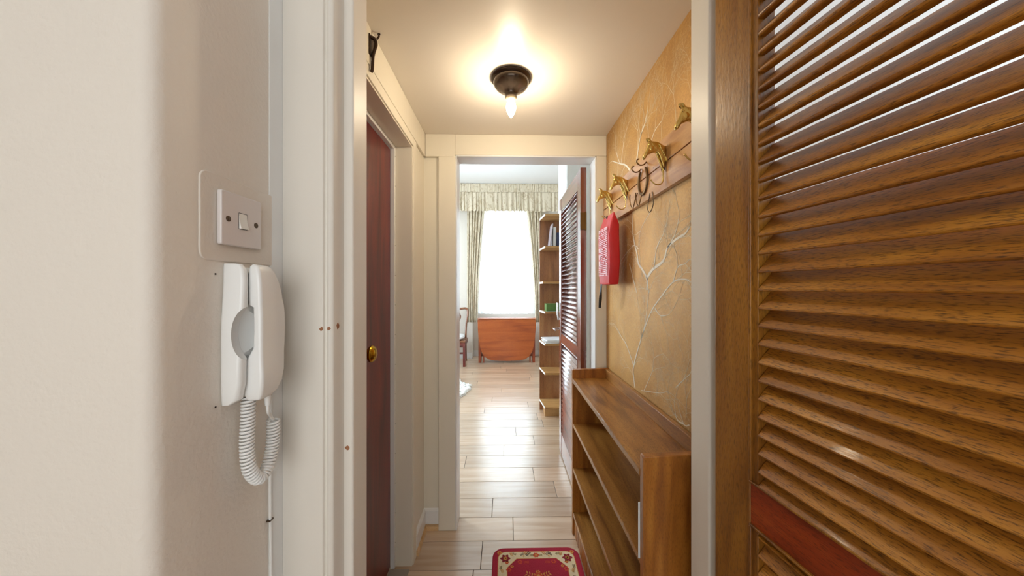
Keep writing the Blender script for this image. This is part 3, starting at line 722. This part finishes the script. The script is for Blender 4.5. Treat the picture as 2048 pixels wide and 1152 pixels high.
for y, z in ((1.21, 1.757), (1.19, 1.742), (.93, 1.72), (1.56, 1.70)):
    mb = MB(); mb.lathe([(0, -.0185), (.0022, -.0184), (.0022, -.0178), (0, -.017)], (0, y, z), 'X', 8); mb.build('nail_head', M['dark_iron'], rk)

# ------------------------------------------------------------------ red fire blanket pouch
fb = thing('fire_blanket_pouch', 'red fire blanket pouch with white print hanging from the coat rack', 'fire blanket', (.496, 1.595, 1.665))
mb = MB(); rings = []
for z, hx, hy in ((-.330, .010, .070), (-.328, .020, .082), (-.318, .023, .086), (-.22, .0245, .087), (-.10, .024, .087), (-.055, .021, .087), (-.03, .013, .088), (-.008, .004, .086), (0, .002, .084)):
    rings.append([(x+.0025*math.sin(z*40+y*30), y, z) for x, y in rrect(-hx, hx, -hy, hy, min(hx*.7, .007), 4)])
mb.loft(rings); mb.build('pouch', M['red'], fb, smooth=True)
mb = MB()   # blocks of tiny print on the face that looks into the passage
q = random.Random(5)
for r_i in range(26):
    z = -.062 - r_i*.0088
    y = -.068
    hgt = .0046 if r_i else .0072
    while y < .066:
        w = q.uniform(.006, .022) if r_i else .014
        if 8 < r_i < 20 and y > .03: break
        if q.random() < .9: mb.box(-.0282, -.0268, -(y+w) if False else y, min(y+w, .070), z-hgt, z)
        y += w+.0035
for k in range(3): mb.box(-.0282, -.0268, .040, .066, -.150-k*.032-.022, -.150-k*.032); 
mb.build('printed_text', M['print'], fb)
mb = MB(); mb.tube(interp([(-.004, .012, -.012), (-.006, .05, .012), (.006, .09, .014)], 5), .0014, 6); mb.tube([(-.004, .012, -.014), (-.005, .020, -.004), (-.003, .012, .004), (-.004, .004, -.004), (-.004, .012, -.014)], .0018, 6)
mb.build('hanging_string', M['screw'], fb, smooth=True)
mb = MB()
for dy, l_, tw in ((.045, .105, .3), (.060, .120, -.25)):
    pts = interp([(-.018, dy, -.325), (-.024, dy-.012, -.36), (-.022, dy+.006, -.40), (-.020, dy+.030*(1 if tw > 0 else .6), -.325-l_)], 5); rr = []
    for i, p in enumerate(pts):
        a = tw*i*.35; u = Vector((math.sin(a), math.cos(a), 0))*.006; n_ = Vector((math.cos(a), -math.sin(a), 0))*.0006
        rr.append([p-u-n_, p+u-n_, p+u+n_, p-u+n_])
    mb.loft(rr)
mb.build('black_ribbon', M['black'], fb)

# ------------------------------------------------------------------ shoe rack shelves
sr = thing('shoe_rack', 'worn dark oak open shoe rack along the wallpapered wall', 'shelf unit', (XR, .865, 0))
D0 = -.198; LN = .940
for y0, hz in ((0, .880), (LN-.022, .883)):
    mb = MB(); mb.prism([(D0, .001), (-.002, .001), (-.002, hz+.006), (D0+.004, hz), (D0, hz-.004)], y0, y0+.022, 'Y'); mb.build('side_panel', M['rack_z'], sr, bevel=.002)
def shelf(name, z, d0, t_=.018, seed=0):
    q = random.Random(seed); mb = MB(); n = 60; rows = []
    for k in range(n+1):
        y = .022+(LN-.044)*k/n; c = q.choice((0, 0, 0, .0012, .002)) if .1 < k/n < .95 else 0
        rows.append([(d0+.0015+c, y, z), (d0+c*.5, y, z-.003-c), (d0, y, z-t_+.002), (d0+.002, y, z-t_), (-.012, y, z-t_), (-.012, y, z)])
    mb.loft(rows); return mb.build(name, M['rack_y'], sr)
shelf('top_board', .838, D0-.002, .020, 2)
for i, z in enumerate((.595, .358, .122)): shelf('shelf', z, D0+.003, .018, 5+i)
box('back_panel', M['rack_y'], -.010, -.003, .022, LN-.022, .05, .838, sr); box('back_rail', M['rack_y'], -.020, -.002, .022, LN-.022, .838, .886, sr, .002)
mb = MB(); mb.box(D0+.012, D0+.024, .022, LN-.022, .001, .104)
for k in range(40): mb.box(D0+.009, D0+.013, .03+k*.022, .042+k*.022, .004, .100)
mb.build('plinth', M['rack_z'], sr)
c = tag(box('paper_card', M['paper'], -.0015, .0015, -.035, .035, 0, .15, None, .0006), 'white card standing inside the near end of the shoe rack', 'card'); c.location = (.392, .8905, .5965); c.rotation_euler = (0, 0, R(90))

# ------------------------------------------------------------------ floral mat
def mat_rug():
    m, nt, b = new_mat('red_pile'); 
    b.inputs['Base Color'].default_value = srgb(150, 22, 48); b.inputs['Roughness'].default_value = .9; return m
RX, RY = .2125, .32
fm = thing('floral_mat', 'crimson door mat with a cream floral border beside the shoe rack', 'mat', (.152, 1.37, 0))
pileC = {n: plain(n, c_, .95, bump=.8, bscale=400, var=.12, vscale=120) for n, c_ in dict(crimson_pile=srgb(168, 20, 50), cream_pile=srgb(232, 212, 172), gold_pile=srgb(214, 150, 70), orange_pile=srgb(206, 74, 40), olive_pile=srgb(120, 104, 52), dark_pile=srgb(70, 40, 36), maroon_pile=srgb(140, 14, 34)).items()}
mb = MB(); mb.prism(rrect(-RX, RX, -RY, RY, .055, 10), .0015, .009); mb.build('mat_body', pileC['crimson_pile'], fm, bevel=.003)
mb = MB(); Z0 = .0088
names = list(pileC); order = [pileC[n] for n in names]
def flat(mb, pts, z, col): mb.mi = names.index(col); mb.prism(pts, z, z+.0006)
def disc(cx, cy, r, n=12, wob=0, petals=5, ph_=0):
    return [(cx+r*(1+wob*math.cos(petals*2*math.pi*k/n+ph_))*math.cos(2*math.pi*k/n), cy+r*(1+wob*math.cos(petals*2*math.pi*k/n+ph_))*math.sin(2*math.pi*k/n)) for k in range(n)]
flat(mb, rrect(-RX+.026, RX-.026, -RY+.026, RY-.026, .04, 8), Z0, 'gold_pile')
flat(mb, rrect(-RX+.029, RX-.029, -RY+.029, RY-.029, .038, 8), Z0+.0004, 'cream_pile')
ix, iy, cc = RX-.072, RY-.072, .05
def octo(g, r1): 
    return [(ix+g, iy-cc), (ix-cc*.35+g*.6, iy-cc*.6+g*.4), (ix-cc*.9+g*.3, iy+g), (-ix+cc*.9-g*.3, iy+g), (-ix+cc*.35-g*.6, iy-cc*.6+g*.4), (-ix-g, iy-cc), (-ix-g, -iy+cc), (-ix+cc*.35-g*.6, -iy+cc*.6-g*.4), (-ix+cc*.9-g*.3, -iy-g), (ix-cc*.9+g*.3, -iy-g), (ix-cc*.35+g*.6, -iy+cc*.6-g*.4), (ix+g, -iy+cc)]
flat(mb, octo(.003, 0), Z0+.0008, 'gold_pile'); flat(mb, octo(0, 0), Z0+.0012, 'crimson_pile')
def flower(x, y, r, pet, core):
    flat(mb, disc(x, y, r, 30, .22, 6), Z0+.0018, pet); flat(mb, disc(x, y, r*.45, 20, .25, 5), Z0+.0024, core)
def sprig(x, y, a, L_, col):
    for k in range(4):
        px_, py_ = x+math.cos(a)*L_*k/4, y+math.sin(a)*L_*k/4
        for s in (-1, 1):
            b_ = a+s*1.0; e_ = [(px_, py_), (px_+math.cos(b_-.4)*L_*.18, py_+math.sin(b_-.4)*L_*.18), (px_+math.cos(b_)*L_*.36, py_+math.sin(b_)*L_*.36), (px_+math.cos(b_+.4)*L_*.18, py_+math.sin(b_+.4)*L_*.18)]
            flat(mb, e_, Z0+.0016, col)
for sx in (-1, 1):
    for sy in (-1, 1):
        flower(sx*(RX-.062), sy*(RY-.068), .021, 'maroon_pile', 'gold_pile'); flower(sx*(RX-.062), sy*(RY-.068)-.0, .009, 'gold_pile', 'orange_pile')
        flower(sx*(RX-.034), sy*(RY-.034), .010, 'gold_pile', 'orange_pile')
        flower(sx*(RX-.070), sy*(RY-.092), .008, 'orange_pile', 'gold_pile')
        for (fx, fy, a, c_) in ((.095, .05, 2.6, 'dark_pile'), (.075, .045, .4, 'olive_pile'), (.055, .052, 1.2, 'gold_pile'), (.04, .13, 1.6, 'olive_pile'), (.052, .15, 1.2, 'gold_pile'), (.045, .19, 1.8, 'dark_pile'), (.05, .24, 1.4, 'olive_pile')):
            sprig(sx*(RX-fx-(.0 if fy > .1 else .04)), sy*(RY-fy), a if sx > 0 else math.pi-a, .022, c_)
        flower(sx*(ix-.060), sy*(iy-.018), .011, 'orange_pile', 'crimson_pile'); sprig(sx*(ix-.078), sy*(iy-.020), 0 if sx < 0 else math.pi, .026, 'orange_pile')
        flower(sx*(ix-.006), sy*(iy-.062), .011, 'orange_pile', 'crimson_pile'); flower(sx*(ix-.022), sy*(iy-.044), .007, 'gold_pile', 'orange_pile')
        flower(sx*(RX-.05), sy*.11, .012, 'orange_pile', 'gold_pile'); sprig(sx*(RX-.05), sy*.10, 1.5, .03, 'olive_pile')
for sy in (-1, 1):
    flower(0, sy*(RY-.050), .013, 'orange_pile', 'gold_pile')
    for s in (-1, 1): sprig(s*.010, sy*(RY-.050), 0 if s > 0 else math.pi, .022, 'olive_pile'); sprig(s*.05, sy*(RY-.05), .8, .03, 'dark_pile'); flower(s*.062, sy*(RY-.056), .008, 'cream_pile', 'gold_pile'); sprig(s*.045, sy*(RY-.045), 2.2, .024, 'gold_pile')
    flower(0, sy*.150, .018, 'orange_pile', 'gold_pile'); flower(0, sy*.172, .009, 'gold_pile', 'orange_pile'); sprig(.014, sy*.148, .4, .05, 'gold_pile'); sprig(-.014, sy*.148, math.pi-.4, .05, 'gold_pile'); flower(.03, sy*.135, .009, 'orange_pile', 'gold_pile'); flower(-.03, sy*.135, .009, 'orange_pile', 'gold_pile')
flower(0, .06, .03, 'orange_pile', 'gold_pile'); flower(0, -.02, .035, 'orange_pile', 'gold_pile'); flower(.05, .02, .02, 'gold_pile', 'orange_pile'); flower(-.05, .02, .02, 'gold_pile', 'orange_pile')
mb.build('floral_pattern', order, fm)

# ------------------------------------------------------------------ drop-leaf table
tb = thing('drop_leaf_table', 'folded teak drop-leaf table below the far window', 'table', (.032, 5.9, 0))
mb = MB(); mb.prism([(-.515, 0), (.515, 0), (.515, .20), (-.515, .20)], .765, .784); mb.build('table_top', M['teak'], tb, bevel=.004)
lf = [(-.512, .762), (-.508, .60), (-.496, .44), (-.474, .29), (-.440, .19), (-.39, .115), (-.32, .068), (-.22, .046), (0, .038), (.22, .046), (.32, .068), (.39, .115), (.440, .19), (.474, .29), (.496, .44), (.508, .60), (.512, .762)]
for y0 in (-.020, .202):
    mb = MB(); mb.prism(lf, y0, y0+.018, 'Y'); o = mb.build('drop_leaf', M['teak'], tb, bevel=.003)
for x0 in (-.50, .455):
    for y0 in (.015, .145): box('leg', M['teak_leg'], x0, x0+.045, y0, y0+.035, .001, .765, tb, .003)
for x0 in (-.42, .40): box('gate_leg', M['teak_leg'], x0, x0+.022, .03, .05, .001, .74, tb, .002)
box('stretcher', M['teak_leg'], -.46, .46, .09, .11, .10, .15, tb)

# ------------------------------------------------------------------ dining chair (partly seen past the door frame)
ch = thing('dining_chair', 'mahogany dining chair left of the folded table, mostly behind the door frame', 'chair', (-.89, 5.62, 0))
box('seat', M['chair_back'], -.235, .225, -.01, .43, .405, .432, ch, .008)
mb = MB(); mb.box(-.215, .21, 0, .02, .35, .405); mb.box(-.19, .19, .40, .42, .35, .405); mb.box(-.225, -.205, .0, .42, .35, .405); mb.box(.20, .22, .0, .42, .35, .405)
mb.build('seat_frame', M['chair_wood'], ch)
for x0 in (-.23, .185): box('leg', M['chair_wood'], x0, x0+.042, -.005, .037, .001, .405, ch, .003)
for s in (-1, 1):
    mb = MB(); mb.tube(interp([(s*.185, .47, .001), (s*.185, .42, .2), (s*.185, .405, .42), (s*.19, .43, .65), (s*.215, .46, .86), (s*.205, .47, .935)], 5), [.018]*26, 8); mb.build('leg', M['chair_back'], ch, smooth=True)
mb = MB(); mb.tube(interp([(-.215, .468, .925), (-.17, .475, .952), (-.08, .478, .945), (0, .48, .955), (.08, .478, .945), (.17, .475, .952), (.215, .468, .925)], 5), .019, 10)
mb.build('top_rail', M['chair_back'], ch, smooth=True)
for s in (-1, 1):
    mb = MB(); mb.tube(interp([(s*.03, .475, .94), (s*.055, .47, .88), (s*.085, .465, .80), (s*.06, .455, .72), (s*.045, .44, .62), (s*.03, .42, .52), (s*.04, .41, .43)], 5), .011, 8); mb.build('splat', M['chair_back'], ch, smooth=True)
for z in (.16, .27): box('stretcher', M['chair_wood'], -.19, .19, .20+z*.4, .215+z*.4, z, z+.03, ch)
mb = MB(); rings = []
for z, k in ((0, .62), (.012, .88), (.035, 1.0), (.06, .97), (.078, .82), (.088, .5)):
    rings.append([(.19*k*math.copysign(abs(math.cos(a))**.55, math.cos(a)), .19*k*math.copysign(abs(math.sin(a))**.55, math.sin(a)), z) for a in [2*math.pi*i/36 for i in range(36)]])
mb.loft(rings); cu = mb.build('seat_cushion', M['cushion'], None, smooth=True); cu.location = (-.89, 5.82, .433)
tag(cu, 'white cushion lying on the mahogany dining chair', 'cushion')

# ------------------------------------------------------------------ sheepskin
q = random.Random(9); mb = MB()
mb2 = []
rr = []
N = 140
for k in range(N):
    a = 2*math.pi*k/N; ex, ey = .52, .72
    r1 = 1+.06*math.sin(5*a+1)+.05*math.sin(9*a)+.045*abs(math.sin(16*a+.5*math.sin(3*a)))
    rr.append((-1.03+ex*r1*math.copysign(abs(math.cos(a))**.8, math.cos(a)), 4.24+ey*r1*math.copysign(abs(math.sin(a))**.8, math.sin(a))))
cx, cy = -1.03, 4.24
lay = []
for s, z in ((1.0, .002), (1.0, .008), (.985, .022), (.95, .034), (.85, .040), (.6, .043), (.3, .044), (.02, .044)):
    lay.append([(cx+(x-cx)*s, cy+(y-cy)*s, z+(q.uniform(-.004, .004) if s < .97 else 0)) for x, y in rr])
mb.loft(lay); 
for k in range(900):                      # curled locks
    i = q.randrange(N); s = math.sqrt(q.random()); x, y = cx+(rr[i][0]-cx)*s, cy+(rr[i][1]-cy)*s; a = math.atan2(y-cy, x-cx)+q.uniform(-.6, .6)
    z = .040 if s < .9 else .022; l_ = q.uniform(.03, .055)
    mb.tube([(x-math.cos(a)*l_*.5, y-math.sin(a)*l_*.5, z), (x, y, z+.010), (x+math.cos(a)*l_*.5, y+math.sin(a)*l_*.5, max(z-.014, .004))], [.006, .009, .002], 5)
sk = mb.build('sheepskin_rug', M['fleece'], None, smooth=True); tag(sk, 'shaggy white sheepskin rug on the far room floor behind the door frame', 'rug')

# ------------------------------------------------------------------ curtains, valance, voile
def drape(name, xl, xr, z0, z1, y, amp, nf, mat, th=.004, nz=40, seed=0, hem=0.0, parent=None, ytop=None):
    q = random.Random(seed); nx = 220; ph1 = q.uniform(0, 6); mb = MB(); grid = []
    phs = [q.uniform(-1, 1) for _ in range(6)]
    for k in range(nz+1):
        t_ = k/nz; row = []
        for i in range(nx+1):
            u = i/nx; a_, b_ = xl(t_), xr(t_)
            uu = u + .02*math.sin(u*17+phs[0]*3) + .012*math.sin(u*41+phs[1]*5)
            f = math.sin(2*math.pi*nf*uu+ph1)+.45*math.sin(2*math.pi*nf*1.7*uu+phs[2]*3+t_*.6)
            yy = y + amp(t_)*f
            z = z0+(z1-z0)*t_ + (hem*math.sin(2*math.pi*nf*uu*1.0) if k == 0 else 0)
            row.append(mb.b.verts.new((a_+(b_-a_)*u, yy, z)))
        grid.append(row)
    for a_, b_ in zip(grid, grid[1:]):
        for i in range(nx): mb.b.faces.new((a_[i], a_[i+1], b_[i+1], b_[i]))
    o = mb.build(name, mat, parent, smooth=True)
    if th:
        md = o.modifiers.new('cloth', 'SOLIDIFY'); md.thickness = th
    return o
sm = lambda a, b_, t_: a+(b_-a)*(t_**1.6)
o = drape('curtain', lambda t_: -.70, lambda t_: sm(-.50, -.352, t_), .69, 2.95, 6.17, lambda t_: .022, 6, M['fabric'], seed=4)
tag(o, 'cream leaf-patterned curtain at the left side of the far window', 'curtain', 'cream curtains at the far window')
o = drape('curtain', lambda t_: sm(.56, .372, t_), lambda t_: .685, .69, 2.95, 6.17, lambda t_: .022, 5, M['fabric'], seed=8)
tag(o, 'cream leaf-patterned curtain beside the tall shelf unit', 'curtain', 'cream curtains at the far window')
o = drape('sheer_curtain', lambda t_: -.56, lambda t_: .60, .83, 2.88, 6.40, lambda t_: .014, 11, M['sheer'], th=0, seed=2)
tag(o, 'white sheer voile curtain hanging across the far window', 'net curtain')
vl = thing('pelmet', 'cream gathered fabric pelmet above the far window', 'pelmet', (0, 0, 0))
drape('gathered_frill', lambda t_: -1.15, lambda t_: 1.12, 2.70, 3.05, 6.02, lambda t_: .016*(1-.6*t_), 30, M['fabric'], seed=6, hem=.010, parent=vl, nz=14)
drape('heading_band', lambda t_: -1.15, lambda t_: 1.12, 3.04, 3.194, 6.012, lambda t_: .004, 52, M['fabric'], seed=7, parent=vl, nz=6)
box('pelmet_board', M['room_white'], -1.14, 1.10, 6.03, 6.285, 3.178, 3.198, vl)

# ------------------------------------------------------------------ open shelf unit, its contents, wardrobe
un = thing('shelf_unit', 'tall oak open shelf unit between the louvre door and the curtain', 'shelf unit', (.375, 3.36, 0))
box('back_panel', M['unit_z'], 0, .242, .262, .280, .001, 2.06, un, .001)
SH = [.11, .454, .748, 1.072, 1.375, 1.733, 2.058]
for z in SH:
    t_ = .020
    mb = MB(); mb.prism([(0, .262), (.028, 0), (.242, 0), (.242, .262)] if z not in (1.375,) else [(0, .262), (.006, 0), (.242, 0), (.242, .262)], z-t_/2, z+t_/2, 'Z'); o = mb.build('shelf', M['unit_x'], un)
    mb = MB(); mb.prism([(-.0012, .262), (.0268, 0), (.0282, 0), (.0004, .262)], z-t_/2, z+t_/2, 'Z'); mb.build('edge_glint', M['white'], o)  # white put on the left shelf ends for reflected window light
box('plinth', M['unit_x'], .035, .242, .075, .262, .001, .100, un)
def book(name, m, x, y, z, w, d, h, label, cat, tilt=0, group=None):
    mb = MB(); mb.box(0, w, 0, d, 0, h); o = mb.build(name, m, None, bevel=.002); o.location = (x, y, z); o.rotation_euler = (0, tilt, 0); return tag(o, label, cat, group)
book('clear_folder', M['clear'], .452, 3.40, 1.7445, .012, .16, .235, 'clear plastic folder leaning on the second highest shelf of the oak unit', 'folder', R(7))
book('book', M['blue'], .528, 3.40, 1.744, .028, .15, .14, 'dark blue book standing on the second highest shelf', 'book')
book('book', M['paper'], .494, 3.42, 1.744, .030, .16, .20, 'pale grey book standing between the clear folder and the blue book', 'book')
book('green_box', M['green'], .420, 3.39, 1.083, .185, .16, .075, 'green patterned box lying on the shelf above the papers', 'box')
book('cloth', M['paper'], .412, 3.365, 1.0822, .200, .02, .0008, 'white cloth edge under the green patterned box', 'cloth')
for i, (dx, dz, rz) in enumerate(((0, 0, 4), (-.012, .013, -6), (.006, .026, 9))):
    mb = MB(); mb.prism([(-.10, -.120), (.10, -.120), (.102, .0), (.10, .120), (-.10, .120), (-.102, 0)], 0, .011); o = mb.build('magazine', M['paper'], None, bevel=.001)
    o.location = (.50+dx*.5, 3.485, .7601+dz*.92); o.rotation_euler = (0, 0, R(rz))
    tag(o, ('white magazine at the bottom of the pile on the oak unit', 'white magazine in the middle of the pile on the oak unit', 'white magazine on top of the pile on the oak unit')[i], 'magazine', 'magazines piled on the oak unit')
wd = thing('wardrobe', 'tall white wardrobe reaching the ceiling behind the louvre door', 'wardrobe', (.62, 3.38, 0))
mb = MB(); mb.box(0, 1.02, 0, .50, .001, ROOM_CEIL-.002); mb.build('carcass', M['room_white'], wd)
for x0, x1 in ((.004, .50), (.508, 1.0)): mb = MB(); mb.box(x0, x1, -.02, -.001, .10, ROOM_CEIL-.05); mb.build('wardrobe_door', M['white'], wd, bevel=.002)

# ------------------------------------------------------------------ dark stitching artifact up in the ceiling corner, shaped as a bracket
bk = thing('corner_artifact', 'small dark stitching artifact where ceiling meets the left wall, shaped as a bracket', 'bracket', (XL+.012, 1.085, 2.10))
mb = MB(); mb.box(0, .003, -.012, .022, -.035, .030); mb.tube(interp([(.002, .0, .025), (.012, .004, .022), (.016, .006, .004), (.008, .004, -.030), (.006, .002, -.075), (.004, .0, -.085)], 4), [.006]*9+[.005]*12, 8)
mb.build('artifact_arm', M['dark_iron'], bk, smooth=True)
mb = MB(); mb.tube(interp([(.014, .02, .034), (.020, .022, .045), (.016, .026, .054), (.022, .028, .0565)], 4), .003, 8); mb.build('artifact_tip', M['dark_iron'], bk, smooth=True)
